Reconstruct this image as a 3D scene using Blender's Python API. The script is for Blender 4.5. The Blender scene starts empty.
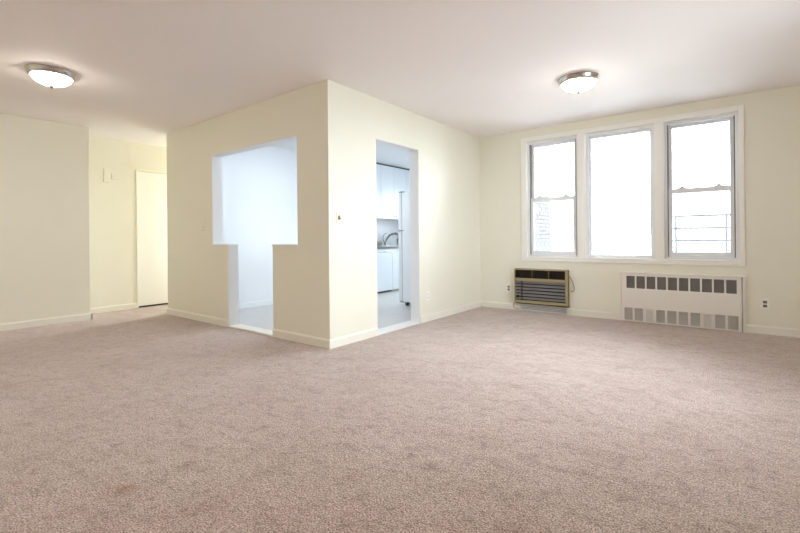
import bpy, bmesh, math, random
from mathutils import Vector, Matrix
random.seed(7)
S = bpy.context.scene
COL = S.collection
PI = math.pi

# ------------------------------------------------------------------ camera
# axes: +Y towards the window wall, +X along it to the right, floor at z = 0
cam_d = bpy.data.cameras.new('camera')
cam = bpy.data.objects.new('camera', cam_d); COL.objects.link(cam)
cam_d.sensor_fit = 'HORIZONTAL'; cam_d.sensor_width = 36.0
cam_d.lens = 431.19 / 800 * 36
cam_d.shift_y = -(266.5 - 238.45) / 800
cam_d.clip_start = 0.02; cam_d.clip_end = 500
cam.matrix_world = (Matrix.Translation((0, 0, 1.0172)) @ Matrix.Rotation(0.6564, 4, 'Z')
                    @ Matrix.Rotation(PI / 2, 4, 'X') @ Matrix.Rotation(-0.0092, 4, 'Z'))
S.camera = cam

# ------------------------------------------------------------------ sky, exposure
SKY = 10.0
w = bpy.data.worlds.new('overcast_sky'); S.world = w; w.use_nodes = True
bg = w.node_tree.nodes['Background']
bg.inputs[0].default_value = (0.86, 0.93, 1.0, 1); bg.inputs[1].default_value = SKY
vs = S.view_settings
vs.view_transform = 'Standard'; vs.look = 'None'; vs.gamma = 1.0; vs.exposure = 1.3
vs.use_curve_mapping = False
S.cycles.use_denoising = True
S.cycles.max_bounces = 12; S.cycles.diffuse_bounces = 8; S.cycles.glossy_bounces = 4
S.cycles.transparent_max_bounces = 12
S.cycles.sample_clamp_indirect = 8.0

def portal(name, cx, y, cz, sx, sz):
    """sampling portal in a window opening: guides the sky light in, emits nothing itself"""
    d = bpy.data.lights.new(name, 'AREA'); d.shape = 'RECTANGLE'; d.size = sx; d.size_y = sz
    d.cycles.is_portal = True
    o = bpy.data.objects.new(name, d); COL.objects.link(o)
    o.location = (cx, y, cz); o.rotation_euler = (-PI / 2, 0, 0)   # shines along -Y, into the rooms
    return o
portal('daylight_portal', -1.09, 6.10, 1.54, 2.30, 1.59)
portal('daylight_portal_kitchen', -4.2, 8.68, 1.5, 1.4, 1.4)
portal('daylight_portal_hall', -6.66, 4.88, 1.45, 0.74, 1.5)
pr = portal('daylight_portal_side', 1.40, 3.2, 1.54, 1.3, 1.59)
pr.location = (1.55, 3.2, 1.54); pr.rotation_euler = (PI / 2, 0, PI / 2)   # shines along -X

# ------------------------------------------------------------------ materials
def mat(name, col, rough=0.6, metal=0.0, bump=None, var=None, spec=0.5, emit=None, sheen=None, coord='Object'):
    m = bpy.data.materials.new(name); m.use_nodes = True
    nt = m.node_tree; N = nt.nodes; L = nt.links
    b = N['Principled BSDF']
    b.inputs['Base Color'].default_value = (*col, 1)
    b.inputs['Roughness'].default_value = rough
    b.inputs['Metallic'].default_value = metal
    b.inputs['Specular IOR Level'].default_value = spec
    tc = N.new('ShaderNodeTexCoord')
    if var:                                   # (scale, amount): faint mottling of the colour
        n = N.new('ShaderNodeTexNoise'); n.inputs['Scale'].default_value = var[0]; n.inputs['Detail'].default_value = 4
        L.new(tc.outputs[coord], n.inputs['Vector'])
        mx = N.new('ShaderNodeMix'); mx.data_type = 'RGBA'
        mx.inputs[6].default_value = (*[c * (1 - var[1]) for c in col], 1)
        mx.inputs[7].default_value = (*[min(1, c * (1 + var[1])) for c in col], 1)
        L.new(n.outputs['Fac'], mx.inputs[0]); L.new(mx.outputs[2], b.inputs['Base Color'])
    if bump:                                  # (scale, strength, distance)
        n = N.new('ShaderNodeTexNoise'); n.inputs['Scale'].default_value = bump[0]; n.inputs['Detail'].default_value = 3
        L.new(tc.outputs[coord], n.inputs['Vector'])
        bp = N.new('ShaderNodeBump'); bp.inputs['Strength'].default_value = bump[1]; bp.inputs['Distance'].default_value = bump[2]
        L.new(n.outputs['Fac'], bp.inputs['Height']); L.new(bp.outputs['Normal'], b.inputs['Normal'])
    if emit:
        b.inputs['Emission Color'].default_value = (*emit[0], 1); b.inputs['Emission Strength'].default_value = emit[1]
    if sheen:
        b.inputs['Sheen Weight'].default_value = sheen[0]; b.inputs['Sheen Roughness'].default_value = sheen[1]
    return m

def glass_mat(name, tint=(0.97, 0.985, 0.98)):
    m = bpy.data.materials.new(name); m.use_nodes = True
    nt = m.node_tree; N = nt.nodes; L = nt.links
    N.remove(N['Principled BSDF'])
    t = N.new('ShaderNodeBsdfTransparent'); t.inputs[0].default_value = (*tint, 1)
    g = N.new('ShaderNodeBsdfGlossy'); g.inputs['Roughness'].default_value = 0.02
    f = N.new('ShaderNodeFresnel'); f.inputs[0].default_value = 1.45
    mx = N.new('ShaderNodeMixShader')
    L.new(f.outputs[0], mx.inputs[0]); L.new(t.outputs[0], mx.inputs[1]); L.new(g.outputs[0], mx.inputs[2])
    L.new(mx.outputs[0], N['Material Output'].inputs[0])
    return m

def screen_mat(name):
    m = bpy.data.materials.new(name); m.use_nodes = True
    nt = m.node_tree; N = nt.nodes; L = nt.links
    N.remove(N['Principled BSDF'])
    t = N.new('ShaderNodeBsdfTransparent')
    d = N.new('ShaderNodeBsdfDiffuse'); d.inputs[0].default_value = (0.25, 0.26, 0.28, 1)
    mx = N.new('ShaderNodeMixShader'); mx.inputs[0].default_value = 0.35
    L.new(t.outputs[0], mx.inputs[1]); L.new(d.outputs[0], mx.inputs[2])
    L.new(mx.outputs[0], N['Material Output'].inputs[0])
    return m

def carpet_mat():
    m = bpy.data.materials.new('carpet_pile'); m.use_nodes = True
    nt = m.node_tree; N = nt.nodes; L = nt.links
    b = N['Principled BSDF']; b.inputs['Roughness'].default_value = 0.95
    b.inputs['Specular IOR Level'].default_value = 0.15
    b.inputs['Sheen Weight'].default_value = 0.45; b.inputs['Sheen Roughness'].default_value = 0.4
    tc = N.new('ShaderNodeTexCoord')
    def noise(scale, detail=3, rough=0.55, sy=None):
        n = N.new('ShaderNodeTexNoise'); n.inputs['Scale'].default_value = scale
        n.inputs['Detail'].default_value = detail; n.inputs['Roughness'].default_value = rough
        if sy:
            mp = N.new('ShaderNodeMapping'); mp.inputs['Scale'].default_value = sy
            L.new(tc.outputs['Object'], mp.inputs['Vector']); L.new(mp.outputs[0], n.inputs['Vector'])
        else:
            L.new(tc.outputs['Object'], n.inputs['Vector'])
        return n
    def ramp(n, p0, p1):
        r = N.new('ShaderNodeMapRange'); r.inputs[1].default_value = p0; r.inputs[2].default_value = p1
        L.new(n.outputs['Fac'], r.inputs[0]); return r
    def mix(fac, a, bcol, typ='MIX'):
        mx = N.new('ShaderNodeMix'); mx.data_type = 'RGBA'; mx.blend_type = typ
        if isinstance(fac, (int, float)): mx.inputs[0].default_value = fac
        else: L.new(fac, mx.inputs[0])
        for i, v in ((6, a), (7, bcol)):
            if isinstance(v, tuple): mx.inputs[i].default_value = (*v, 1)
            else: L.new(v, mx.inputs[i])
        return mx.outputs[2]
    fine = noise(150, 2, 0.6); mid = noise(60, 3); big = noise(2.6, 5, 0.62); scuff = noise(9, 5, 0.65); trail = noise(4.0, 4, 0.6)
    c = mix(ramp(fine, 0.36, 0.64).outputs[0], CARPET_A, CARPET_B)
    c = mix(ramp(mid, 0.3, 0.72).outputs[0], c, mix(1.0, c, (0.80, 0.79, 0.78), 'MULTIPLY'))
    c = mix(ramp(big, 0.35, 0.7).outputs[0], c, mix(1.0, c, (0.87, 0.83, 0.80), 'MULTIPLY'))
    c = mix(ramp(scuff, 0.48, 0.70).outputs[0], c, mix(1.0, c, (0.80, 0.77, 0.75), 'MULTIPLY'))
    lump = noise(26, 3, 0.6)
    c = mix(ramp(lump, 0.50, 0.68).outputs[0], c, mix(1.0, c, (0.76, 0.73, 0.71), 'MULTIPLY'))
    # two spills trodden into the pile, and the shade of creases painted dark
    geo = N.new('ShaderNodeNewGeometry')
    for (x, y, r, colr) in SPILLS_AND_CREASES:
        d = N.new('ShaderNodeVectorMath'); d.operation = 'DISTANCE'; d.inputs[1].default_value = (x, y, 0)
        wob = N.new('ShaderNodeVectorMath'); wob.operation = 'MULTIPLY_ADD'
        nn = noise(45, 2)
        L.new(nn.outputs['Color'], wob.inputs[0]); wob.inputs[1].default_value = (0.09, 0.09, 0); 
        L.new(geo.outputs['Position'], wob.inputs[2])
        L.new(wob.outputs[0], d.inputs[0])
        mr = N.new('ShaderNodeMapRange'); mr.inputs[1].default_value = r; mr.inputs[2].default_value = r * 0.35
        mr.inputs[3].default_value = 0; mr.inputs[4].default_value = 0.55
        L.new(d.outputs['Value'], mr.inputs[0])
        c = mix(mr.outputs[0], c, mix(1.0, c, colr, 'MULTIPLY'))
    L.new(c, b.inputs['Base Color'])
    # relief: tufts, clumps and the flattened trails of feet and vacuum
    add = N.new('ShaderNodeMath'); add.operation = 'MULTIPLY_ADD'; add.inputs[1].default_value = 1.2
    L.new(mid.outputs['Fac'], add.inputs[0]); L.new(fine.outputs['Fac'], add.inputs[2])
    add2 = N.new('ShaderNodeMath'); add2.operation = 'MULTIPLY_ADD'; add2.inputs[1].default_value = 6
    L.new(trail.outputs['Fac'], add2.inputs[0]); L.new(add.outputs[0], add2.inputs[2])
    bp = N.new('ShaderNodeBump'); bp.inputs['Strength'].default_value = 0.9; bp.inputs['Distance'].default_value = 0.0045
    L.new(add2.outputs[0], bp.inputs['Height']); L.new(bp.outputs['Normal'], b.inputs['Normal'])
    return m

CARPET_A = (0.24, 0.168, 0.142); CARPET_B = (0.88, 0.705, 0.635)
SPILLS_AND_CREASES = [(-1.934, 0.744, 0.06, (0.66, 0.46, 0.20)), (-1.92, 1.007, 0.045, (0.60, 0.45, 0.46)),
          (-1.03, 1.646, 0.04, (0.5, 0.42, 0.38)), (-1.157, 1.675, 0.03, (0.5, 0.42, 0.38))]  # this row: shade of carpet creases painted into the colour
PAINT = (0.845, 0.83, 0.725)
M_WALL = mat('cream_wall_paint', PAINT, 0.55, bump=(90, 0.12, 0.002), var=(1.3, 0.015))
M_KWALL = mat('kitchen_wall_paint', (0.85, 0.87, 0.89), 0.5, bump=(90, 0.1, 0.002), var=(1.3, 0.01))
M_CEIL = mat('ceiling_paint', (0.945, 0.905, 0.912), 0.75, bump=(70, 0.12, 0.002), var=(0.8, 0.012))
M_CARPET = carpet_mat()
M_VINYL = mat('grey_kitchen_vinyl', (0.56, 0.54, 0.515), 0.35, var=(9, 0.10))
M_BASE = mat('baseboard_gloss_paint', (0.86, 0.84, 0.76), 0.38, var=(4, 0.015))
M_TRIM = mat('white_window_trim_paint', (0.90, 0.89, 0.86), 0.35)
M_SADDLE = mat('pale_marble_saddle', (0.82, 0.81, 0.78), 0.3, var=(12, 0.05))
M_ALU = mat('grey_aluminium', (0.82, 0.84, 0.88), 0.4)
M_ALUD = mat('dark_gasket', (0.22, 0.22, 0.22), 0.6)
M_GLASS = glass_mat('window_glass')
M_SCREEN = screen_mat('insect_screen_mesh')
M_DOOR = mat('cream_door_enamel', (0.92, 0.915, 0.88), 0.25)
M_NICKEL = mat('brushed_nickel', (0.60, 0.57, 0.54), 0.26, 1.0, bump=(300, 0.05, 0.001))
M_WHITE = mat('white_enamel', (0.80, 0.84, 0.88), 0.3)
M_CAB = mat('white_cabinet_laminate', (0.82, 0.86, 0.90), 0.32)
M_COUNTER = mat('grey_speckled_counter', (0.42, 0.41, 0.40), 0.3, var=(120, 0.5))
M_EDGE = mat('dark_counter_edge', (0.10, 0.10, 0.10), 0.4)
M_CHROME = mat('chrome', (0.36, 0.365, 0.38), 0.2, 1.0)
M_STEEL = mat('sink_steel', (0.5, 0.5, 0.5), 0.3, 1.0)
M_PLATE = mat('white_plastic_plate', (0.93, 0.92, 0.90), 0.35)
M_SOCKET = mat('brown_socket_face', (0.20, 0.15, 0.10), 0.45)
M_PLATEC = mat('painted_over_plate', (0.837, 0.82, 0.712), 0.5)
M_DARK = mat('black_slot', (0.02, 0.02, 0.02), 0.6)
M_ACF = mat('tan_ac_plastic', (0.36, 0.30, 0.17), 0.45, var=(6, 0.06))
M_ACD = mat('olive_ac_side', (0.20, 0.155, 0.065), 0.5)
M_ACB = mat('dark_brown_ac_grille', (0.035, 0.022, 0.014), 0.5)
M_ACL = mat('grey_ac_louver', (0.25, 0.235, 0.24), 0.45)
M_SLEEVE = mat('pale_sleeve_metal', (0.66, 0.645, 0.63), 0.4)
M_CORD = mat('tan_cord', (0.42, 0.33, 0.22), 0.5)
M_RAD = mat('white_radiator_enamel', (0.85, 0.82, 0.775), 0.38)
M_MESHD = mat('dark_grille_mesh', (0.30, 0.29, 0.28), 0.5)  # top grilles painted darker for the shading inside; plain grey on other parts
M_MESHL = mat('lit_grille_mesh', (0.70, 0.67, 0.62), 0.5)  # bottom grilles painted lighter for the light falling on them
M_INSIDE = mat('radiator_inside', (0.24, 0.23, 0.22), 0.8)
M_INSIDEL = mat('pale_radiator_backing', (0.48, 0.46, 0.43), 0.7)  # radiator backing lightened for light on the bottom row; grey on other parts
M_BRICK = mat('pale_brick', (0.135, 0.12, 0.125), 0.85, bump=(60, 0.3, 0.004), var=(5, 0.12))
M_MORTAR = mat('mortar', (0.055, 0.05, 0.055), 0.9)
M_RAIL = mat('painted_iron_railing', (0.10, 0.10, 0.12), 0.5)
M_GROUND = mat('street_ground', (0.32, 0.32, 0.31), 0.9, var=(0.2, 0.1))
M_CONC = mat('balcony_concrete', (0.42, 0.42, 0.41), 0.9)
M_BULBL = mat('lit_frosted_glass_bowl', (0.9, 0.88, 0.84), 0.4, emit=((1.0, 0.92, 0.79), 14))
M_BULBR = mat('lit_frosted_glass_bowl_cool', (0.9, 0.88, 0.84), 0.4, emit=((1.0, 0.94, 0.85), 12))
M_BULBN = mat('lit_frosted_glass_bowl_fill', (0.9, 0.88, 0.84), 0.4, emit=((1.0, 0.93, 0.82), 22))  # brighter bowl of the added lamp behind the viewpoint
M_BULBH = mat('lit_warm_hall_bowl', (0.9, 0.85, 0.75), 0.4, emit=((1.0, 0.75, 0.42), 13))
M_FLUO = mat('lit_fill_diffuser', (0.9, 0.92, 0.95), 0.4, emit=((0.84, 0.92, 1.0), 7.8))  # glow of the added kitchen fixture

# ------------------------------------------------------------------ mesh helpers
class MB:
    def __init__(s): s.bm = bmesh.new()
    def box(s, x0, x1, y0, y1, z0, z1):
        vs_ = [s.bm.verts.new(p) for p in ((x0,y0,z0),(x1,y0,z0),(x1,y1,z0),(x0,y1,z0),(x0,y0,z1),(x1,y0,z1),(x1,y1,z1),(x0,y1,z1))]
        for f in ((0,3,2,1),(4,5,6,7),(0,1,5,4),(1,2,6,5),(2,3,7,6),(3,0,4,7)):
            s.bm.faces.new([vs_[i] for i in f])
        return s
    def prism(s, prof, axis, a0, a1):
        """closed 2-D profile swept along an axis ('X' or 'Y' or 'Z')"""
        def P(u, v, a): return {'X': (a, u, v), 'Y': (u, a, v), 'Z': (u, v, a)}[axis]
        A = [s.bm.verts.new(P(u, v, a0)) for u, v in prof]; B = [s.bm.verts.new(P(u, v, a1)) for u, v in prof]
        n = len(prof)
        for i in range(n): s.bm.faces.new((A[i], A[(i+1) % n], B[(i+1) % n], B[i]))
        s.bm.faces.new(A[::-1]); s.bm.faces.new(B)
        return s
    def lathe(s, prof, c=(0,0,0), axis='Z', n=40):
        rings = []
        for r, h in prof:
            if r < 1e-6:
                p = {'Z': (c[0], c[1], c[2]+h), 'Y': (c[0], c[1]+h, c[2]), 'X': (c[0]+h, c[1], c[2])}[axis]
                rings.append([s.bm.verts.new(p)])
            else:
                ring = []
                for k in range(n):
                    a = 2*PI*k/n; u, v = r*math.cos(a), r*math.sin(a)
                    ring.append(s.bm.verts.new({'Z': (c[0]+u, c[1]+v, c[2]+h), 'Y': (c[0]+u, c[1]+h, c[2]+v), 'X': (c[0]+h, c[1]+u, c[2]+v)}[axis]))
                rings.append(ring)
        for A, B in zip(rings, rings[1:]):
            if len(A) == 1 and len(B) == 1: continue
            for k in range(n):
                if len(A) == 1: s.bm.faces.new((A[0], B[k], B[(k+1) % n]))
                elif len(B) == 1: s.bm.faces.new((A[k], B[0], A[(k+1) % n]))
                else: s.bm.faces.new((A[k], B[k], B[(k+1) % n], A[(k+1) % n]))
        return s
    def tube(s, pts, r, n=8, smooth_steps=6):
        P = [Vector(p) for p in pts]
        if smooth_steps > 1 and len(P) > 2:              # Catmull-Rom through the points
            Q = []
            E = [2*P[0]-P[1]] + P + [2*P[-1]-P[-2]]
            for i in range(1, len(E)-2):
                for k in range(smooth_steps):
                    t = k/smooth_steps
                    Q.append(0.5*((2*E[i]) + (E[i+1]-E[i-1])*t + (2*E[i-1]-5*E[i]+4*E[i+1]-E[i+2])*t*t + (3*E[i]-E[i-1]-3*E[i+1]+E[i+2])*t**3))
            Q.append(P[-1]); P = Q
        rings = []; up = Vector((0.123, 0.31, 0.94)).normalized()
        for i, p in enumerate(P):
            d = (P[min(i+1, len(P)-1)] - P[max(i-1, 0)]).normalized()
            a = d.cross(up)
            if a.length < 1e-3: a = d.cross(Vector((1, 0, 0)))
            a.normalize(); b = d.cross(a).normalized()
            rings.append([s.bm.verts.new(p + r*(a*math.cos(2*PI*k/n) + b*math.sin(2*PI*k/n))) for k in range(n)])
        for A, B in zip(rings, rings[1:]):
            for k in range(n): s.bm.faces.new((A[k], A[(k+1) % n], B[(k+1) % n], B[k]))
        s.bm.faces.new(rings[0][::-1]); s.bm.faces.new(rings[-1])
        return s
    def build(s, name, m, parent=None, bevel=0, seg=2, smooth=False):
        bmesh.ops.recalc_face_normals(s.bm, faces=s.bm.faces)
        me = bpy.data.meshes.new(name); s.bm.to_mesh(me); s.bm.free()
        me.materials.append(m)
        if smooth:
            for p in me.polygons: p.use_smooth = True
        o = bpy.data.objects.new(name, me); COL.objects.link(o)
        if parent:
            o.parent = parent
            o.matrix_parent_inverse = Matrix.Translation(parent.location).inverted()
        if bevel:
            bv = o.modifiers.new('bevel', 'BEVEL'); bv.width = bevel; bv.segments = seg; bv.limit_method = 'ANGLE'
            bv.harden_normals = False
        return o

def B(x0, x1, y0, y1, z0, z1): return MB().box(x0, x1, y0, y1, z0, z1)
def tag(o, label, cat, group=None):
    o['label'] = label; o['category'] = cat
    if group: o['group'] = group
    return o
def thing(name, loc, label, cat, group=None):
    o = bpy.data.objects.new(name, None); COL.objects.link(o); o.location = loc; o.empty_display_size = 0.1
    return tag(o, label, cat, group)
def struct(o, label=None):
    o['kind'] = 'structure'
    if label: o['label'] = label
    return o
def struct_empty(name, loc, label=None):
    o = bpy.data.objects.new(name, None); COL.objects.link(o); o.location = loc; o.empty_display_size = 0.1
    return struct(o, label)

# ------------------------------------------------------------------ the plan of the flat
H = 2.5
XK, YK, YW = -2.962, 2.766, 5.793        # kitchen corner, window wall
T = 0.13                                  # partition thickness
XKL = -6.2; XKW = -5.75                   # hall side of the kitchen block, kitchen's west wall
XL, YL = -6.627, 1.985                    # left wall and where it ends
XH = -7.113                               # hall wall
XR, YB = 1.35, -1.6                       # walls behind the camera
YWO = YW + 0.26                           # outer face of window wall
KY1, KYO = 8.40, 8.62                     # kitchen end wall
HY1 = 4.7                                 # hall end

# floors
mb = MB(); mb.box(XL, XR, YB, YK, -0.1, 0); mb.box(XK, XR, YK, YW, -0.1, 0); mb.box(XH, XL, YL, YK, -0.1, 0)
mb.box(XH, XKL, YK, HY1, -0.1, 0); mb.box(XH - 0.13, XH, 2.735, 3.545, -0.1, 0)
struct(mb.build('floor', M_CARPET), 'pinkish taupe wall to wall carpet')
struct(B(XKW, XK - T, YK + T, KY1, -0.1, 0).build('floor_kitchen', M_VINYL), 'pale grey kitchen vinyl floor')

# ceiling
mb = MB(); mb.box(XH - T, XR + T, YB - T, HY1 + T, H, H + 0.12); mb.box(XKL, XR + T, HY1 + T, YWO, H, H + 0.12)
struct(mb.build('ceiling', M_CEIL), 'flat pinkish white ceiling')
struct(B(XKW, XK - T, YK + T, KY1, H - 0.004, H + 0.02).build('ceiling_kitchen', M_KWALL), 'white kitchen ceiling')
struct(B(XKL, XK + 0.11, YWO, KYO, H + 0.001, H + 0.12).build('roof_kitchen_wing', M_CONC), 'roof slab over the kitchen wing')

# walls
struct(B(XH - T, XL, YB, YL, 0, H).build('wall_left', M_WALL, bevel=0.006), 'plain cream wall at far left')
DY0, DY1, DZ = 2.735, 3.545, 2.085        # hall door opening
mb = MB(); mb.box(XH - T, XH, YL, DY0, 0, H); mb.box(XH - T, XH, DY1, HY1 + T, 0, H); mb.box(XH - T, XH, DY0, DY1, DZ, H)
mb.box(XH - T - 0.02, XH - T, DY0 - 0.1, DY1 + 0.1, 0, DZ + 0.1)
struct(mb.build('wall_hall', M_WALL), 'yellow cream hall wall')
HWX0, HWX1, HWZ0, HWZ1 = -7.05, -6.27, 0.55, 2.1
mb = MB(); mb.box(XH, HWX0, HY1, HY1 + T, 0, H); mb.box(HWX1, XKL, HY1, HY1 + T, 0, H)
mb.box(HWX0, HWX1, HY1, HY1 + T, 0, HWZ0); mb.box(HWX0, HWX1, HY1, HY1 + T, HWZ1, H)
struct(mb.build('wall_hall_end', M_WALL), 'end wall of the hall')
# kitchen front wall with the T-shaped pass-through
OX0, OX1, OZ0, OZ1, LX0, LX1 = -5.015, -3.408, 0.952, 2.055, -4.675, -3.815
y0, y1 = YK, YK + T
prof = [(XKL, 0), (LX0, 0), (LX0, OZ0), (OX0, OZ0), (OX0, OZ1), (OX1, OZ1), (OX1, OZ0), (LX1, OZ0), (LX1, 0), (XK, 0), (XK, H), (XKL, H)]
mb = MB().prism(prof, 'Y', y0, y1)
struct(mb.build('wall_kitchen_front', M_WALL), 'cream kitchen wall with T-shaped pass-through')
# kitchen side wall with doorway
KD0, KD1, KDZ = 3.442, 4.222, 2.075
prof = [(YK + T, 0), (KD0, 0), (KD0, KDZ), (KD1, KDZ), (KD1, 0), (KYO, 0), (KYO, H), (YK + T, H)]
struct(MB().prism(prof, 'X', XK - T, XK).build('wall_kitchen_side', M_WALL), 'cream kitchen wall with open doorway')
# inside skins of the kitchen, painted white
prof = [(XKW, 0), (LX0, 0), (LX0, OZ0), (OX0, OZ0), (OX0, OZ1), (OX1, OZ1), (OX1, OZ0), (LX1, OZ0), (LX1, 0), (XK - T, 0), (XK - T, H), (XKW, H)]
struct(MB().prism(prof, 'Y', YK + T, YK + T + 0.006).build('wall_kitchen_front_inside', M_KWALL))
prof = [(YK + T + 0.006, 0), (KD0, 0), (KD0, KDZ), (KD1, KDZ), (KD1, 0), (KY1, 0), (KY1, H), (YK + T + 0.006, H)]
struct(MB().prism(prof, 'X', XK - T - 0.006, XK - T).build('wall_kitchen_side_inside', M_KWALL))
struct(B(XKL, XKW - 0.006, YK + T, KYO, 0, H).build('wall_kitchen_west', M_WALL), 'hall side of the kitchen block')
struct(B(XKW - 0.006, XKW, YK + T, KY1, 0, H).build('wall_kitchen_west_inside', M_KWALL), 'white kitchen wall beyond the pass-through')
# linings of the openings (white paint)
mb = MB(); e = 0.006
mb.box(OX0, OX0 + e, y0 + 0.002, y1, OZ0 + e, OZ1 - e); mb.box(OX1 - e, OX1, y0 + 0.002, y1, OZ0 + e, OZ1 - e)
mb.box(OX0, OX1, y0 + 0.002, y1, OZ1 - e, OZ1)
mb.box(LX0, LX0 + e, y0 + 0.002, y1, 0, OZ0); mb.box(LX1 - e, LX1, y0 + 0.002, y1, 0, OZ0)
struct(mb.build('trim_1', M_KWALL), 'white lining of the pass-through')
mb = MB(); mb.box(XK - T, XK - 0.002, KD0, KD0 + e, 0, KDZ - e); mb.box(XK - T, XK - 0.002, KD1 - e, KD1, 0, KDZ - e)
mb.box(XK - T, XK - 0.002, KD0, KD1, KDZ - e, KDZ)
struct(mb.build('trim_2', M_KWALL), 'white lining of the kitchen doorway')
# ledges on the half walls of the pass-through
for i, (a, b_) in enumerate(((OX0 + e, LX0 + 0.004), (LX1 - 0.004, OX1 - e))):
    struct(B(a, b_, YK - 0.012, YK + T + 0.012, OZ0, OZ0 + 0.016).build('trim_%d' % (3 + i), M_KWALL, bevel=0.003), 'white ledge on a half wall')
# saddles
struct(B(LX0 + e, LX1 - e, YK - 0.004, YK + T + 0.01, -0.01, 0.018).build('trim_5', M_BASE, bevel=0.006), 'cream threshold of pass-through')
struct(B(XK - T - 0.01, XK + 0.006, KD0 + e, KD1 - e, -0.01, 0.024).build('trim_6', M_SADDLE, bevel=0.006), 'white stone saddle in kitchen doorway')
# kitchen end wall
KWX0, KWX1, KWZ0, KWZ1 = -4.85, -3.55, 0.85, 2.15
mb = MB(); mb.box(XKW, KWX0, KY1, KYO, 0, H); mb.box(KWX1, XK - T, KY1, KYO, 0, H)
mb.box(KWX0, KWX1, KY1, KYO, 0, KWZ0); mb.box(KWX0, KWX1, KY1, KYO, KWZ1, H)
struct(mb.build('wall_kitchen_end', M_KWALL), 'kitchen end wall with a window')
# window wall
WX0, WX1, WZ0, WZ1 = -2.243, 0.057, 0.745, 2.330
mb = MB(); mb.box(XK, WX0, YW, YWO, 0, H); mb.box(WX1, XR + T, YW, YWO, 0, H)
mb.box(WX0, WX1, YW, YWO, 0, WZ0); mb.box(WX0, WX1, YW, YWO, WZ1, H)
struct(mb.build('wall_window', M_WALL), 'cream wall with three windows')
SY0, SY1 = 2.6, 3.8                     # unseen side window, added for daylight from the right
mb = MB(); mb.box(XR, XR + T, YB, SY0, 0, H); mb.box(XR, XR + T, SY1, YW, 0, H)
mb.box(XR, XR + T, SY0, SY1, 0, WZ0); mb.box(XR, XR + T, SY0, SY1, WZ1, H)
struct(mb.build('wall_right', M_WALL), 'unseen side wall with an added window')
struct(B(XH - T, XR + T, YB - T, YB, 0, H).build('wall_back', M_WALL))

# baseboards: board with a small rounded top
BH, BT = 0.085, 0.014
def base_y(name, x, sgn, ya, yb):          # runs along Y on a wall face at x, sgn = side it stands out to
    p = [(x, 0), (x + sgn*BT, 0), (x + sgn*BT, BH - 0.014), (x + sgn*0.006, BH), (x, BH)]
    return struct(MB().prism(p, 'Y', ya, yb).build(name, M_BASE))
def base_x(name, y, sgn, xa, xb):
    p = [(y, 0), (y + sgn*BT, 0), (y + sgn*BT, BH - 0.014), (y + sgn*0.006, BH), (y, BH)]
    return struct(MB().prism(p, 'X', xa, xb).build(name, M_BASE))
base_y('baseboard_left', XL, 1, YB, YL + BT)
base_x('baseboard_left_return', YL, 1, XH, XL + BT)
base_y('baseboard_hall', XH, 1, YL + BT, DY0 - 0.015)
base_y('baseboard_hall_far', XH, 1, DY1 + 0.015, HY1)
base_x('baseboard_kitchen_front', YK, -1, XKL, LX0)
base_x('baseboard_kitchen_front_corner', YK, -1, LX1, XK)
base_y('baseboard_kitchen_hall', XKL, -1, YK, HY1)
base_y('baseboard_kitchen_side', XK, 1, YK - BT, KD0)
base_y('baseboard_kitchen_side_far', XK, 1, KD1, YW)
base_x('baseboard_window', YW, -1, XK + BT, -1.078)
base_x('baseboard_window_right', YW, -1, 0.108, XR)
base_y('baseboard_right', XR, -1, YB, YW - BT)
base_x('baseboard_back', YB, 1, XL + BT, XR - BT)
base_y('baseboard_kitchen_inside', XKW, 1, YK + T + 0.006, 4.93).data.materials[0] = M_KWALL

# ------------------------------------------------------------------ windows
# white casing round the group and two mullions
CX0, CX1, CZ0, CZ1 = -2.318, 0.108, 0.692, 2.388
mb = MB(); p = 0.018
mb.box(CX0, WX0, YW - p, YW, CZ0, CZ1); mb.box(WX1, CX1, YW - p, YW, CZ0, CZ1)
mb.box(WX0, WX1, YW - p, YW, WZ1, CZ1); mb.box(WX0, WX1, YW - p, YW, CZ0, WZ0)
struct(mb.build('trim_7', M_TRIM, bevel=0.004), 'white casing round the three windows')
mull = [(-1.568, -1.477), (-0.709, -0.615)]
for i, (a, b_) in enumerate(mull):
    struct(B(a, b_, YW - p, YW + 0.15, WZ0, WZ1).build('trim_%d' % (8 + i), M_TRIM, bevel=0.004), 'white mullion between windows')
struct(B(WX0 - 0.02, WX1 + 0.02, YW - p - 0.004, YW + 0.16, WZ0 - 0.012, WZ0 + 0.008).build('trim_10', M_TRIM, bevel=0.004), 'white window stool')
# outer sill of stone
struct(B(WX0 - 0.05, WX1 + 0.05, YW + 0.16, YWO + 0.05, WZ0 - 0.05, WZ0 + 0.01).build('trim_11', M_CONC), 'stone sill outside')

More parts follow.
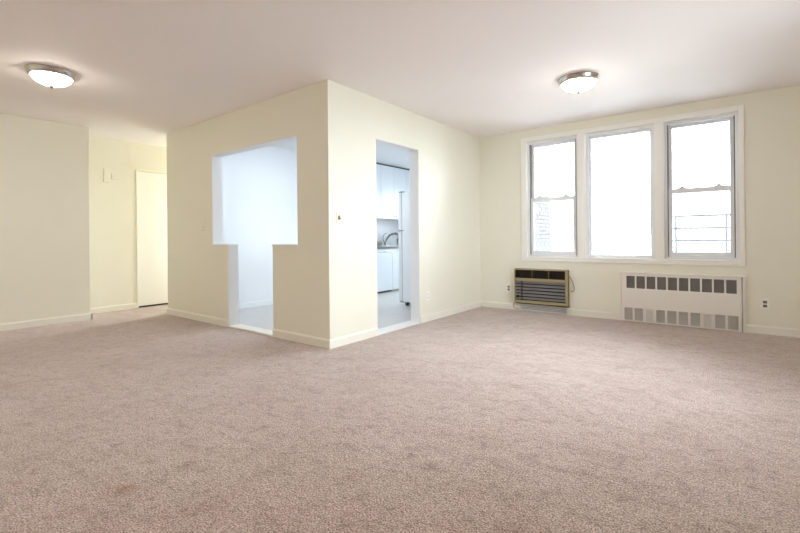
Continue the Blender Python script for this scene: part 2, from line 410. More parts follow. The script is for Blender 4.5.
def ring(mb, x0, x1, z0, z1, ya, yb, wl, wr, wb, wt):
    mb.box(x0, x0 + wl, ya, yb, z0, z1); mb.box(x1 - wr, x1, ya, yb, z0, z1)
    mb.box(x0 + wl, x1 - wr, ya, yb, z0, z0 + wb); mb.box(x0 + wl, x1 - wr, ya, yb, z1 - wt, z1)
    return mb
ZM = 1.532
def double_hung(n, x0, x1, label):
    z0, z1 = WZ0 + 0.008, WZ1
    r = struct_empty('window_%d' % n, ((x0 + x1)/2, YW + 0.08, z0), label)
    ring(MB(), x0, x1, z0, z1, YW + 0.035, YW + 0.15, 0.026, 0.026, 0.022, 0.034).build('frame', M_ALU, r, bevel=0.002)
    # guide channels, dark gap behind the frame lip
    a, b_ = x0 + 0.026, x1 - 0.026
    for xa in (a, b_ - 0.010):
        B(xa, xa + 0.010, YW + 0.045, YW + 0.14, z0 + 0.02, z1 - 0.03).build('guide_channel', M_ALUD, r)
    a += 0.010; b_ -= 0.010
    us = ring(MB(), a, b_, ZM - 0.022, z1 - 0.034, YW + 0.098, YW + 0.128, 0.036, 0.036, 0.040, 0.036).build('upper_sash', M_ALU, r, bevel=0.002)
    B(a + 0.026, b_ - 0.026, YW + 0.110, YW + 0.115, ZM, z1 - 0.060).build('pane', M_GLASS, us)
    ls = ring(MB(), a, b_, z0 + 0.022, ZM + 0.026, YW + 0.055, YW + 0.088, 0.038, 0.038, 0.054, 0.056).build('lower_sash', M_ALU, r, bevel=0.002)
    B(a + 0.028, b_ - 0.028, YW + 0.068, YW + 0.073, z0 + 0.055, ZM - 0.014).build('pane', M_GLASS, ls)
    for t in (0.22, 0.78):                 # thumb latches on the meeting rail
        c = a + (b_ - a)*t
        mbl = MB(); mbl.box(c - 0.045, c + 0.045, YW + 0.050, YW + 0.078, ZM + 0.026, ZM + 0.036)
        mbl.lathe([(0, 0.022), (0.018, 0.020), (0.022, 0.008), (0.022, 0.0)], (c, YW + 0.066, ZM + 0.034), n=14)
        mbl.build('sash_latch', M_ALU, ls)
    B(a + 0.1, b_ - 0.1, YW + 0.048, YW + 0.056, z0 + 0.030, z0 + 0.040).build('finger_lift', M_ALU, ls, bevel=0.002)
    sc = ring(MB(), a, b_, z0 + 0.022, ZM + 0.01, YW + 0.134, YW + 0.146, 0.014, 0.014, 0.014, 0.014).build('screen_frame', M_ALU, r)
    B(a + 0.013, b_ - 0.013, YW + 0.139, YW + 0.140, z0 + 0.034, ZM - 0.003).build('insect_screen', M_SCREEN, sc)
    return r
double_hung(1, WX0, mull[0][0], 'left double-hung window with a brick wall beyond')
r = struct_empty('window_2', ((mull[0][1] + mull[1][0])/2, YW + 0.08, WZ0), 'wide fixed middle window')
x0, x1 = mull[0][1], mull[1][0]
ring(MB(), x0, x1, WZ0 + 0.008, WZ1, YW + 0.035, YW + 0.15, 0.034, 0.034, 0.020, 0.040).build('frame', M_ALU, r, bevel=0.002)
f2 = ring(MB(), x0 + 0.034, x1 - 0.034, WZ0 + 0.028, WZ1 - 0.040, YW + 0.070, YW + 0.110, 0.024, 0.024, 0.018, 0.026).build('glazing_bead', M_ALU, r, bevel=0.002)
B(x0 + 0.046, x1 - 0.046, YW + 0.088, YW + 0.093, WZ0 + 0.036, WZ1 - 0.055).build('pane', M_GLASS, r)
double_hung(3, mull[1][1], WX1, 'right double-hung window with railings beyond')
# kitchen and hall windows (out of the photograph's sight, they light those rooms)
def plain_window(n, x0, x1, z0, z1, y, label):
    r = struct_empty('window_%d' % n, ((x0 + x1)/2, y, z0), label)
    ring(MB(), x0, x1, z0, z1, y, y + 0.06, 0.045, 0.045, 0.045, 0.045).build('frame', M_ALU, r)
    B(x0 + 0.04, x1 - 0.04, y + 0.02, y + 0.04, (z0 + z1)/2 - 0.02, (z0 + z1)/2 + 0.02).build('meeting_rail', M_ALU, r)
    B(x0 + 0.04, x1 - 0.04, y + 0.028, y + 0.033, z0 + 0.04, z1 - 0.04).build('pane', M_GLASS, r)
plain_window(4, KWX0, KWX1, KWZ0, KWZ1, KY1 + 0.10, 'kitchen end window')
plain_window(5, HWX0, HWX1, HWZ0, HWZ1, HY1 + 0.05, 'added hall end window, unseen')  # window added here in place of daylight from a bedroom

r = struct_empty('window_6', (XR + 0.06, (SY0 + SY1)/2, WZ0), 'added side window, unseen')
mb = MB()
mb.box(XR + 0.04, XR + 0.11, SY0, SY0 + 0.05, WZ0, WZ1); mb.box(XR + 0.04, XR + 0.11, SY1 - 0.05, SY1, WZ0, WZ1)
mb.box(XR + 0.04, XR + 0.11, SY0 + 0.05, SY1 - 0.05, WZ0, WZ0 + 0.05); mb.box(XR + 0.04, XR + 0.11, SY0 + 0.05, SY1 - 0.05, WZ1 - 0.05, WZ1)
mb.box(XR + 0.05, XR + 0.10, (SY0 + SY1)/2 - 0.03, (SY0 + SY1)/2 + 0.03, WZ0 + 0.05, WZ1 - 0.05)
mb.build('frame', M_ALU, r)
B(XR + 0.07, XR + 0.075, SY0 + 0.05, SY1 - 0.05, WZ0 + 0.05, WZ1 - 0.05).build('pane', M_GLASS, r)

# ------------------------------------------------------------------ hall door
d = struct_empty('door_1', (XH, (DY0 + DY1)/2, 0), 'plain cream slab door in the hall')
mb = MB(); fw = 0.014
mb.box(XH - 0.10, XH + 0.012, DY0 - fw, DY0 + 0.012, 0, DZ + fw); mb.box(XH - 0.10, XH + 0.012, DY1 - 0.012, DY1 + fw, 0, DZ + fw)
mb.box(XH - 0.10, XH + 0.012, DY0 + 0.012, DY1 - 0.012, DZ - 0.012, DZ + fw)
mb.build('door_frame', M_BASE, d, bevel=0.004)
slab = B(XH - 0.048, XH - 0.006, DY0 + 0.016, DY1 - 0.016, 0.028, DZ - 0.016).build('door_slab', M_DOOR, d, bevel=0.002)
kn = MB().lathe([(0, 0.062), (0.018, 0.060), (0.027, 0.045), (0.020, 0.030), (0.010, 0.022), (0.010, 0.006), (0.026, 0.005), (0.026, 0)], (XH - 0.006, DY1 - 0.085, 0.98), 'X', 24)
kn.build('door_knob', M_NICKEL, slab, smooth=True)
B(XH - 0.12, XH - 0.05, DY0 + 0.01, DY1 - 0.01, 0, DZ).build('dark_backing', M_DARK, d)

# ------------------------------------------------------------------ ceiling lights
def ceiling_light(x, y, m, label, group):
    t = thing('ceiling_light', (x, y, H), label, 'ceiling light', group)
    MB().lathe([(0, 0), (0.180, 0), (0.180, -0.006), (0.174, -0.014), (0.170, -0.030), (0.163, -0.040), (0.163, -0.045), (0.156, -0.050),
                (0.147, -0.050), (0.147, -0.020), (0, -0.020)], (x, y, H), n=64).build('canopy_ring', M_NICKEL, t, smooth=True).modifiers.new('es', 'EDGE_SPLIT').split_angle = 0.6
    prof = [(0.146, -0.036)]
    for k in range(1, 13):
        a = k/12*PI/2
        prof.append((0.146*math.cos(a)**0.85 if k < 12 else 0, -0.036 - 0.080*math.sin(a)))
    MB().lathe(prof, (x, y, H), n=64).build('glass_bowl', m, t, smooth=True)
    MB().lathe([(0, -0.110), (0.015, -0.112), (0.018, -0.120), (0.012, -0.128), (0.012, -0.136), (0.007, -0.143), (0, -0.145)], (x, y, H), n=24).build('finial', M_NICKEL, t, smooth=True)
    return t
ceiling_light(-4.70, 1.135, M_BULBL, 'lit frosted bowl ceiling light at left, near the plain wall', 'flush ceiling lights')
ceiling_light(-1.13, 4.225, M_BULBR, 'lit frosted bowl ceiling light in front of the windows', 'flush ceiling lights')
ceiling_light(-1.13, -0.85, M_BULBN, 'added lit frosted bowl ceiling light, unseen behind the viewpoint', 'flush ceiling lights')  # unseen lamp added to fill the room with light
ceiling_light(-4.70, -0.85, M_BULBL, 'added lit frosted bowl ceiling light, unseen in the near left corner', 'flush ceiling lights')  # second unseen lamp added as fill, dimmer
ceiling_light(-6.66, 4.35, M_BULBH, 'warm ceiling light in the hall behind the kitchen block', 'flush ceiling lights')
t = thing('fluorescent_fill_light', (-4.35, 4.1, H), 'added white fluorescent ceiling light, unseen inside the kitchen', 'ceiling light')  # unseen fixture added to light the kitchen evenly
B(-4.50, -4.20, 3.5, 4.7, H - 0.05, H - 0.004).build('housing', M_WHITE, t, bevel=0.004)
B(-4.48, -4.22, 3.52, 4.68, H - 0.085, H - 0.05).build('diffuser', M_FLUO, t, bevel=0.01)

# ------------------------------------------------------------------ air conditioner
AX0, AX1, AZ0, AZ1, AF = -2.402, -1.686, 0.118, 0.586, YW - 0.082
t = thing('air_conditioner', ((AX0 + AX1)/2, YW, AZ0), 'tan and brown through-wall air conditioner below the left window', 'air conditioner')
# shell: sides, top and bottom
mb = MB(); mb.box(AX0, AX0 + 0.012, AF + 0.016, YW, AZ0, AZ1); mb.box(AX1 - 0.012, AX1, AF + 0.016, YW, AZ0, AZ1)
mb.box(AX0 + 0.012, AX1 - 0.012, AF + 0.016, YW, AZ0, AZ0 + 0.012); mb.box(AX0 + 0.012, AX1 - 0.012, AF + 0.016, YW, AZ1 - 0.012, AZ1)
mb.build('housing', M_ACD, t)
B(AX0 + 0.012, AX1 - 0.012, YW - 0.02, YW - 0.004, AZ0 + 0.012, AZ1 - 0.012).build('inner_panel', M_ACB, t)
# front bezel: border, band between the grilles
GZ0, GZ1 = 0.458, 0.570; LZ0, LZ1 = 0.156, 0.418; IX0, IX1 = AX0 + 0.012, AX1 - 0.030
mb = ring(MB(), AX0, AX1, AZ0, AZ1, AF, AF + 0.018, 0.012, 0.030, LZ0 - AZ0, AZ1 - GZ1)
mb.box(IX0, IX1, AF, AF + 0.018, LZ1, GZ0)
fr = mb.build('front_bezel', M_ACF, t, bevel=0.004)
# outlet grille in three sections of upright fins
cuts = [IX0, -2.155, -1.930, IX1]
for i in range(3):
    a, b_ = cuts[i] + 0.004, cuts[i+1] - 0.004
    mb = MB(); mb.box(a, b_, AF + 0.040, AF + 0.044, GZ0, GZ1)
    n = 11
    for k in range(n):
        x = a + (b_ - a)*(k + 0.5)/n
        mb.box(x - 0.0025, x + 0.0025, AF + 0.006, AF + 0.040, GZ0, GZ1)
    mb.build('outlet_grille', M_ACB, t)
for x in cuts[1:3]: B(x - 0.004, x + 0.004, AF + 0.004, AF + 0.040, GZ0, GZ1).build('divider', M_ACD, t)
# intake louvers
nl = 6
for k in range(nl):
    z = LZ0 + (LZ1 - LZ0)*(k + 0.5)/nl; hh = (LZ1 - LZ0)/nl
    p = [(AF + 0.004, z - hh*0.12), (AF + 0.008, z - hh*0.20), (AF + 0.034, z + hh*0.34), (AF + 0.030, z + hh*0.42)]
    MB().prism(p, 'X', IX0 + 0.001, IX1 - 0.001).build('louver', M_ACL, t)
B(-2.302, -2.288, AF + 0.001, AF + 0.012, LZ0, LZ1).build('louver_bar', M_ACB, t)
for (kx, kz) in ((IX0 + 0.035, LZ0 + 0.05),):
    MB().lathe([(0, -0.010), (0.016, -0.010), (0.020, 0.0), (0, 0.0)], (kx, AF + 0.006, kz), 'Y', 20).build('control_knob', M_ACB, t, smooth=False)
B(AX0 + 0.02, AX1 + 0.006, AF + 0.006, YW, AZ0 - 0.012, AZ0).build('drip_edge', M_ACB, t)
MB().tube([(AX1 - 0.004, YW - 0.016, 0.52), (AX1 + 0.030, YW - 0.02, 0.47), (AX1 + 0.062, YW - 0.02, 0.39), (AX1 + 0.066, YW - 0.02, 0.33), (AX1 + 0.038, YW - 0.016, 0.305), (AX1 + 0.02, YW - 0.012, 0.318)], 0.005).build('hanging_cord', M_CORD, t, smooth=True)
MB().tube([(AX0 + 0.02, YW - 0.03, AZ0 + 0.01), (AX0 - 0.022, YW - 0.05, 0.10), (AX0 - 0.024, YW - 0.05, 0.05), (AX0 + 0.02, YW - 0.05, 0.022), (AX0 + 0.055, YW - 0.04, 0.03)], 0.005).build('power_cord', M_CORD, t, smooth=True)
# slotted sleeve strip below the unit
t = thing('vent_strip', ((AX0 + AX1)/2, YW, 0.018), 'pale slotted metal strip under the air conditioner', 'vent')
SX0, SX1 = AX0 + 0.07, AX1 - 0.02; sy = YW - 0.052
mb = ring(MB(), SX0, SX1, 0.006, 0.100, sy, sy + 0.012, 0.012, 0.012, 0.014, 0.014); B(SX0 + 0.01, SX1 - 0.01, sy + 0.02, YW - BT, 0.006, 0.10).build('backing', M_ACD, t)
mb.build('strip_frame', M_SLEEVE, t)
for k in range(4):
    z = 0.023 + k*0.0185
    MB().prism([(sy + 0.001, z), (sy + 0.003, z - 0.002), (sy + 0.018, z + 0.008), (sy + 0.016, z + 0.010)], 'X', SX0 + 0.012, SX1 - 0.012).build('slat', M_SLEEVE, t)

# ------------------------------------------------------------------ radiator cover
RX0, RX1, RZ1, RF = -1.076, 0.106, 0.578, YW - 0.040
t = thing('radiator_cover', ((RX0 + RX1)/2, YW, 0), 'white metal radiator cover with two rows of square grilles below the windows', 'radiator')
top = [(-1.009 + k*0.1061, 0.088) for k in range(10)]; TZ0, TZ1 = 0.400, 0.545
bot = [(-1.033 + k*0.1102, 0.086) for k in range(10)]; BZ0, BZ1 = 0.020, 0.166
FX0, FX1 = -1.060, 0.062; py0, py1 = RF, RF + 0.008
mb = MB()
mb.box(FX0, FX1, py0, py1, TZ1, RZ1); mb.box(FX0, FX1, py0, py1, BZ1, TZ0); mb.box(FX0, FX1, py0, py1, 0.004, BZ0)
for row, za, zb in ((top, TZ0, TZ1), (bot, BZ0, BZ1)):
    x = FX0
    for (a, w_) in row: mb.box(x, a, py0, py1, za, zb); x = a + w_
    mb.box(x, FX1, py0, py1, za, zb)
mb.build('front_panel', M_RAD, t)
for (a, b_) in ((RX0, FX0 - 0.002), (FX1 + 0.022, RX1), (FX1, FX1 + 0.012)):
    B(a, b_, RF - 0.004, YW - 0.001, 0, RZ1).build('side_panel', M_RAD, t, bevel=0.003)
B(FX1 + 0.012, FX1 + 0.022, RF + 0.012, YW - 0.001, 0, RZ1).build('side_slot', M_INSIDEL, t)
B(RX0 - 0.008, RX1 + 0.008, RF - 0.012, YW - 0.001, RZ1, RZ1 + 0.016).build('top_cap', M_TRIM, t, bevel=0.005)
B(FX0, FX1, YW - 0.010, YW - 0.002, 0.2, RZ1).build('back_panel', M_INSIDE, t)
B(FX0, FX1, YW - 0.012, YW - 0.002, 0.0, 0.199).build('lit_back_panel', M_INSIDEL, t)  # paler than the panel above: light on the lower row painted in
def grille(a, w_, za, zb, m, nx, nz, solid=False):
    mb = MB(); g = 0.0022
    for k in range(1, nx): x = a + w_*k/nx; mb.box(x - g/2, x + g/2, py0 + 0.004, py0 + 0.006, za, zb)
    for k in range(1, nz): z = za + (zb - za)*k/nz; mb.box(a, a + w_, py0 + 0.006, py0 + 0.008, z - g/2, z + g/2)
    return mb.build('grille', m, t)
for (a, w_) in top: grille(a, w_, TZ0, TZ1, M_MESHD, 9, 14)
for k, (a, w_) in enumerate(bot):
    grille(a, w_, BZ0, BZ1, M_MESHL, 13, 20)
    if k in (2, 7):                        # small access doors in front of the third and eighth
        dd = ring(MB(), a - 0.004, a + w_ + 0.004, BZ0 - 0.014, BZ1 + 0.008, py0 - 0.005, py0 - 0.001, 0.010, 0.010, 0.012, 0.012)
        dd = dd.build('access_door', M_RAD, t)
        mb = MB(); g = 0.0040
        for q in range(1, 9): x = a + w_*q/9; mb.box(x - g/2, x + g/2, py0 - 0.004, py0 - 0.002, BZ0 - 0.004, BZ1)
        for q in range(1, 14): z = BZ0 + (BZ1 - BZ0)*q/14; mb.box(a, a + w_, py0 - 0.003, py0 - 0.001, z - g/2, z + g/2)
        mb.build('door_mesh', M_RAD, dd)

# ------------------------------------------------------------------ outlets, switches, plates
def outlet(center, face, label, socket=M_SOCKET, plate=M_PLATE, group=None):
    """face: 'Y' = on a wall facing -Y, 'X' = on a wall facing +X"""
    x, y, z = center
    t = thing('wall_outlet', center, label, 'outlet', group)
    def bx(u0, u1, d0, d1, z0, z1):
        return B(x + u0, x + u1, y - d1, y - d0, z + z0, z + z1) if face == 'Y' else B(x + d0, x + d1, y + u0, y + u1, z + z0, z + z1)
    bx(-0.035, 0.035, 0, 0.006, -0.058, 0.058).build('cover_plate', plate, t, bevel=0.003)
    for s in (-1, 1):
        sk = bx(-0.0165, 0.0165, 0.006, 0.0085, s*0.020 - 0.0135, s*0.020 + 0.0135).build('socket', socket, t, bevel=0.004)
        for q in (-1, 1): bx(q*0.006 - 0.0012, q*0.006 + 0.0012, 0.0085, 0.0088, s*0.020 - 0.003, s*0.020 + 0.006).build('slot', M_DARK, sk)
    bx(-0.003, 0.003, 0.006, 0.0075, -0.003, 0.003).build('screw', M_NICKEL, t)
    return t
outlet((0.262, YW, 0.309), 'Y', 'white outlet plate with brown sockets right of the radiator cover', group='wall outlets')
outlet((-2.520, YW, 0.299), 'Y', 'white outlet plate left of the air conditioner', group='wall outlets')
outlet((XK, 4.378, 0.310), 'X', 'pale outlet low on the wall beside the kitchen doorway', M_PLATEC, M_PLATE, group='wall outlets')
# blank plate painted over
t = thing('blank_plate', (0.466, YW, 0.315), 'painted-over blank wall plate at far right', 'wall plate')
B(0.424, 0.508, YW - 0.006, YW, 0.257, 0.373).build('cover_plate', M_PLATEC, t, bevel=0.003)
for z in (0.28, 0.35): MB().lathe([(0, -0.0085), (0.004, -0.008), (0.004, -0.005), (0, -0.005)], (0.466, YW, z), 'Y', 12).build('screw', M_PLATEC, t)
# light switch by the kitchen corner
t = thing('light_switch', (XK, 2.892, 1.222), 'light switch with dark toggle by the kitchen corner', 'light switch')
B(XK, XK + 0.006, 2.857, 2.927, 1.164, 1.280).build('cover_plate', M_PLATEC, t, bevel=0.003)
tg = B(XK + 0.006, XK + 0.010, 2.880, 2.904, 1.200, 1.240).build('toggle_slot', M_SOCKET, t, bevel=0.002)
MB().prism([(XK + 0.008, 1.212), (XK + 0.024, 1.204), (XK + 0.026, 1.212), (XK + 0.008, 1.226)], 'Y', 2.887, 2.898).build('toggle', M_SOCKET, tg)
for z in (1.178, 1.266): MB().lathe([(0, 0.0085), (0.004, 0.008), (0.004, 0.004), (0, 0.004)], (XK, 2.892, z), 'X', 12).build('screw', M_NICKEL, t)
# painted switch beside the pass-through
t = thing('light_switch', (-5.225, YK, 1.23), 'painted-over round dimmer switch left of the pass-through', 'light switch')
B(-5.275, -5.175, YK - 0.006, YK, 1.13, 1.30).build('cover_plate', M_PLATEC, t, bevel=0.003)
MB().lathe([(0, -0.026), (0.022, -0.025), (0.027, -0.006), (0, -0.006)], (-5.225, YK, 1.17), 'Y', 24).build('dimmer_knob', M_PLATEC, t, smooth=False)
# chime / intercom box in the hall
t = thing('intercom', (XH, 2.36, 1.92), 'cream intercom box high on the hall wall', 'intercom')
B(XH, XH + 0.014, 2.30, 2.38, 1.86, 2.06).build('box', M_PLATEC, t, bevel=0.006)
B(XH, XH + 0.010, 2.40, 2.50, 1.91, 1.99).build('side_panel', M_PLATEC, t, bevel=0.004)
for k in range(4): B(XH + 0.014, XH + 0.016, 2.315, 2.365, 1.95 + k*0.022, 1.958 + k*0.022).build('speaker_slot', M_PLATEC, t)
B(XH + 0.010, XH + 0.013, 2.44, 2.47, 1.93, 1.95).build('button', M_PLATE, t, bevel=0.002)

# ------------------------------------------------------------------ kitchen
XKC = XKW + 0.004; CT = 0.868; CFX = -5.17
CY0, CY1 = 4.95, 7.60
def front_panel(parent, y0, y1, z0, z1, x, hz, handle='bar'):
    d_ = B(x, x + 0.018, y0 + 0.003, y1 - 0.003, z0, z1).build('door', M_CAB, parent, bevel=0.003)
    c = (y0 + y1)/2
    if handle == 'bar':
        MB().tube([(x + 0.018, c - 0.05, hz), (x + 0.045, c - 0.045, hz), (x + 0.045, c + 0.045, hz), (x + 0.018, c + 0.05, hz)], 0.005, smooth_steps=1).build('handle', M_NICKEL, d_)
    else:
        MB().lathe([(0, 0.030), (0.012, 0.028), (0.015, 0.020), (0.006, 0.014), (0.006, 0.0)], (x + 0.018, handle, hz), 'X', 16).build('knob', M_CHROME, d_, smooth=True)
    return d_
def base_unit(y0, y1, label, doors, top=CT - 0.036):
    t = thing('base_cabinet', (XKW, (y0 + y1)/2, 0), label, 'cabinet', 'kitchen base cabinets')
    B(XKC, CFX - 0.018, y0, y1, 0.03, top).build('body', M_CAB, t)
    B(XKC, CFX - 0.03, y0, y1, 0, 0.03).build('toe_kick', M_INSIDEL, t)
    for k in range(doors):
        a = y0 + (y1 - y0)*k/doors; b_ = y0 + (y1 - y0)*(k + 1)/doors
        front_panel(t, a, b_, 0.036, CT - 0.042, CFX - 0.018, 0.78)
base_unit(CY0, 5.84, 'white base cabinet next to the plain kitchen wall', 2)
base_unit(6.47, CY1, 'white base cabinet under the sink', 3, CT - 0.175)
t = thing('dishwasher', (XKW, 6.155, 0), 'white dishwasher under the dark-edged worktop', 'dishwasher')
B(XKC, CFX - 0.02, 5.845, 6.465, 0.034, CT - 0.036).build('body', M_WHITE, t)
dw = B(CFX - 0.02, CFX + 0.004, 5.85, 6.46, 0.040, 0.755).build('door', M_WHITE, t, bevel=0.004)
cp = B(CFX - 0.02, CFX + 0.010, 5.85, 6.46, 0.762, CT - 0.042).build('control_panel', M_WHITE, t, bevel=0.004)
B(CFX + 0.008, CFX + 0.020, 6.22, 6.42, 0.770, 0.785).build('handle', M_NICKEL, cp, bevel=0.003)
B(XKC, CFX - 0.03, 5.85, 6.46, 0, 0.034).build('kick_plate', M_EDGE, t)
t = thing('worktop', (XKW, (CY0 + CY1)/2, CT - 0.036), 'grey kitchen worktop with dark front edge', 'worktop')
SKY0, SKY1, SKX0, SKX1 = 6.50, 7.12, -5.66, -5.28
mb = MB(); xf = CFX + 0.02
mb.box(XKC, xf, CY0, SKY0, CT - 0.036, CT); mb.box(XKC, xf, SKY1, CY1, CT - 0.036, CT)
mb.box(XKC, SKX0, SKY0, SKY1, CT - 0.036, CT); mb.box(SKX1, xf, SKY0, SKY1, CT - 0.036, CT)
mb.build('slab', M_COUNTER, t)
B(xf, xf + 0.010, CY0, CY1, CT - 0.036, CT + 0.001).build('front_edge', M_EDGE, t)
B(XKC, XKC + 0.018, CY0, CY1, CT, CT + 0.10).build('backsplash', M_WHITE, t)
# sink and faucet
t = thing('kitchen_sink', (-5.47, 6.775, CT), 'steel sink set into the worktop', 'sink')
mb = ring(MB(), SKX0 - 0.012, SKX1 + 0.012, 0, 1, 0, 1, 0.1, 0.1, 0.1, 0.1); mb.bm.clear()
mb.box(SKX0 + 0.002, SKX0 + 0.006, SKY0 + 0.006, SKY1 - 0.006, CT - 0.16, CT); mb.box(SKX1 - 0.006, SKX1 - 0.002, SKY0 + 0.006, SKY1 - 0.006, CT - 0.16, CT)
mb.box(SKX0 + 0.002, SKX1 - 0.002, SKY0 + 0.002, SKY0 + 0.006, CT - 0.16, CT); mb.box(SKX0 + 0.002, SKX1 - 0.002, SKY1 - 0.006, SKY1 - 0.002, CT - 0.16, CT)
mb.box(SKX0 + 0.002, SKX1 - 0.002, SKY0 + 0.002, SKY1 - 0.002, CT - 0.164, CT - 0.16)
mb.build('basin', M_STEEL, t)
mb = MB(); r_ = 0.014
mb.box(SKX0 - r_, SKX0, SKY0 - r_, SKY1 + r_, CT, CT + 0.004); mb.box(SKX1, SKX1 + r_, SKY0 - r_, SKY1 + r_, CT, CT + 0.004)
mb.box(SKX0, SKX1, SKY0 - r_, SKY0, CT, CT + 0.004); mb.box(SKX0, SKX1, SKY1, SKY1 + r_, CT, CT + 0.004)
mb.build('rim', M_STEEL, t)
FXb, FYb = -5.70, 6.88
t = thing('kitchen_faucet', (FXb, FYb, CT), 'chrome arched kitchen faucet behind the sink', 'faucet')
MB().lathe([(0, 0.03), (0.020, 0.03), (0.026, 0.0), (0, 0.0)], (FXb, FYb, CT), n=20).build('base', M_CHROME, t)
MB().tube([(FXb, FYb, CT + 0.02), (FXb + 0.02, FYb + 0.02, CT + 0.12), (FXb + 0.08, FYb + 0.07, CT + 0.22), (FXb + 0.17, FYb + 0.13, CT + 0.255), (FXb + 0.23, FYb + 0.17, CT + 0.22), (FXb + 0.245, FYb + 0.18, CT + 0.15)], 0.021, 12).build('spout', M_CHROME, t, smooth=True)
MB().tube([(FXb, FYb, CT + 0.03), (FXb - 0.005, FYb - 0.05, CT + 0.14), (FXb + 0.01, FYb - 0.03, CT + 0.23), (FXb + 0.04, FYb + 0.02, CT + 0.26)], 0.011, 10).build('lever', M_CHROME, t, smooth=True)
# a bowl and a soap bottle on the worktop
t = thing('dish_bowl', (-5.52, 6.50, CT), 'grey bowl on the worktop left of the faucet', 'bowl')
t.location = (-5.42, 6.36, CT)
MB().lathe([(0, 0.0), (0.05, 0.0), (0.055, 0.008), (0.085, 0.055), (0.098, 0.10), (0.092, 0.10), (0.078, 0.055), (0.05, 0.016), (0, 0.014)], (-5.42, 6.36, CT), n=32).build('bowl_body', M_COUNTER, t, smooth=True)
t = thing('soap_bottle', (-5.62, 7.24, CT), 'small grey soap bottle right of the faucet', 'bottle')
MB().lathe([(0, 0), (0.034, 0), (0.036, 0.01), (0.036, 0.13), (0.014, 0.16), (0.014, 0.18), (0, 0.18)], (-5.62, 7.24, CT), n=24).build('bottle_body', M_MESHD, t, smooth=True)
MB().tube([(-5.62, 7.24, CT + 0.18), (-5.62, 7.24, CT + 0.22), (-5.58, 7.24, CT + 0.222)], 0.006, smooth_steps=1).build('pump', M_WHITE, t)
# wall cabinets
UF = -5.43; UZ0, UZ1 = 1.412, 2.462
edges = [4.95, 5.635, 6.045, 6.455, 6.865, 7.275, 7.685]
t = None
units = [(4.95, 5.635, 'white wall cabinet nearest the pass-through', 1), (5.635, 6.455, 'white wall cabinet above the dishwasher', 2), (6.455, 7.275, 'white wall cabinet above the faucet', 2), (7.275, 8.095, 'white wall cabinet nearest the kitchen window', 2)]
for (a, b_, lab, nd) in units:
    t = thing('wall_cabinet', (XKW, (a + b_)/2, UZ0), lab, 'cabinet', 'kitchen wall cabinets')
    B(XKC, UF - 0.018, a, b_, UZ0, UZ1).build('body', M_CAB, t)
    B(XKC, UF - 0.03, a, b_, UZ1, H - 0.004).build('shadow_filler', M_EDGE, t)  # dark strip painted in for the shadow gap below the ceiling
    for k in range(nd):
        q0 = a + (b_ - a)*k/nd; q1 = a + (b_ - a)*(k + 1)/nd
        front_panel(t, q0, q1, UZ0 + 0.003, UZ1, UF - 0.018, UZ0 + 0.06, (q1 - 0.04) if k % 2 == 0 else (q0 + 0.04))
    B(UF - 0.016, UF - 0.002, a, b_, UZ0 - 0.018, UZ0).build('light_rail', M_INSIDEL, t)
# refrigerator against the doorway wall, its side towards us
RY0, RY1 = 5.20, 5.94; RBX0, RBX1, RH = -3.965, -3.115, 1.715
t = thing('refrigerator', ((RBX0 + RBX1)/2, (RY0 + RY1)/2, 0), 'white refrigerator seen from its side through the kitchen doorway', 'refrigerator')
B(RBX0, RBX1, RY0, RY1, 0.055, RH).build('body', M_WHITE, t, bevel=0.008)
B(RBX0 - 0.016, RBX0, RY0 + 0.012, RY1 - 0.012, 0.06, RH - 0.01).build('gasket', M_INSIDEL, t)
for (za, zb) in ((0.065, 1.128), (1.142, RH)):
    dr = B(RBX0 - 0.078, RBX0 - 0.016, RY0, RY1, za, zb).build('door', M_WHITE, t, bevel=0.012)
    hz = (za + 0.62, za + 1.02) if za < 1 else (za + 0.04, za + 0.34)
    MB().tube([(RBX0 - 0.078, RY1 - 0.05, hz[0]), (RBX0 - 0.115, RY1 - 0.05, hz[0] + 0.03), (RBX0 - 0.115, RY1 - 0.05, hz[1] - 0.03), (RBX0 - 0.078, RY1 - 0.05, hz[1])], 0.011, smooth_steps=1).build('handle', M_WHITE, dr)
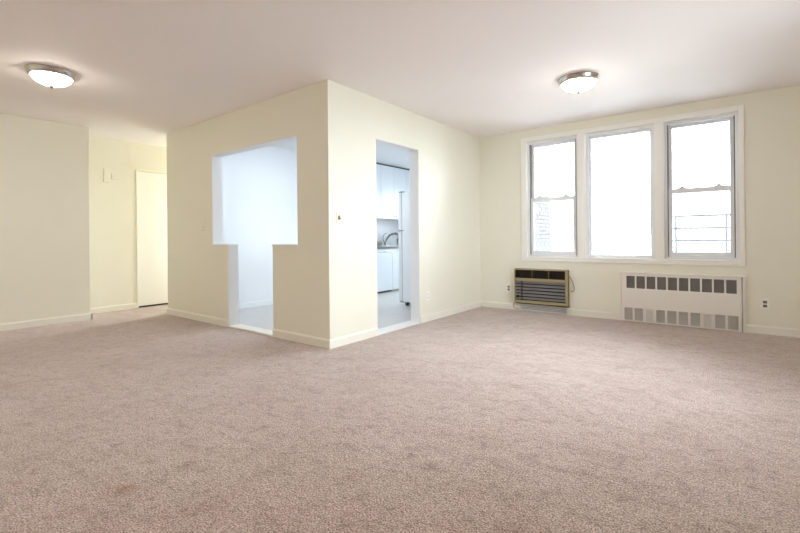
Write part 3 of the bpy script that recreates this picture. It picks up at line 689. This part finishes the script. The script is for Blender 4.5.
for z in (RH, 1.128, 0.045):
    B(RBX0 - 0.055, RBX0 + 0.03, RY0 - 0.004, RY0 + 0.04, z, z + 0.014).build('hinge', M_MESHD, t)
for x in (RBX0 + 0.06, RBX1 - 0.06):
    for y in (RY0 + 0.03, RY1 - 0.03):
        MB().lathe([(0, -0.016), (0.024, -0.016), (0.027, -0.012), (0.027, 0.012), (0.024, 0.016), (0, 0.016)], (x, y, 0.027), 'Y', 20).build('roller_foot', M_DARK, t)
B(RBX0 + 0.02, RBX1, RY0 + 0.06, RY1 - 0.06, 0.03, 0.06).build('base_pan', M_INSIDE, t)

# ------------------------------------------------------------------ outside
# brick wing of the house (the kitchen's outer wall): courses of bricks proud of the mortar
wing = struct_empty('wall_brick_wing', (XK, 7.3, 0), 'pale brick outer wall of the kitchen wing')
B(XK, XK + 0.095, YWO, KYO, -0.6, 3.0).build('mortar_backing', M_MORTAR, wing)
mb = MB(); bl, bhh, j = 0.200, 0.054, 0.018
n = int(3.6/(bhh + j))
for r_i in range(n):
    z = -0.6 + r_i*(bhh + j) + j; y = YWO + 0.01 - (r_i % 2)*(bl + j)/2
    while y < KYO:
        a, b_ = max(y, YWO), min(y + bl, KYO)
        if b_ - a > 0.03: mb.box(XK + 0.09, XK + 0.105 + random.uniform(-0.002, 0.003), a, b_, z, z + bhh)
        y += bl + j
bo = mb.build('brick_courses', M_BRICK, wing); bo['kind'] = 'stuff'
# fire-escape balcony with iron railing outside the right window
t = thing('balcony_railing', (0.4, 7.2, 0.55), 'dark iron railing outside the right window', 'railing')
for k, x in enumerate((-0.628, -0.06, 0.51, 1.08)):
    B(x - 0.014, x + 0.014, 7.186, 7.214, 0.55, 1.30).build('post', M_RAIL, t)
for z in (1.293, 1.123, 0.953, 0.783):
    B(-0.80, 1.4, 7.184, 7.216, z - 0.016, z + 0.016).build('rail', M_RAIL, t)
tag(B(-0.85, 1.5, YWO, 7.28, 0.45, 0.55).build('balcony_slab', M_CONC), 'concrete balcony slab outside the right window', 'balcony')
struct(B(-90, 120, -60, 180, -9.2, -9).build('ground', M_GROUND), 'street ground far below')
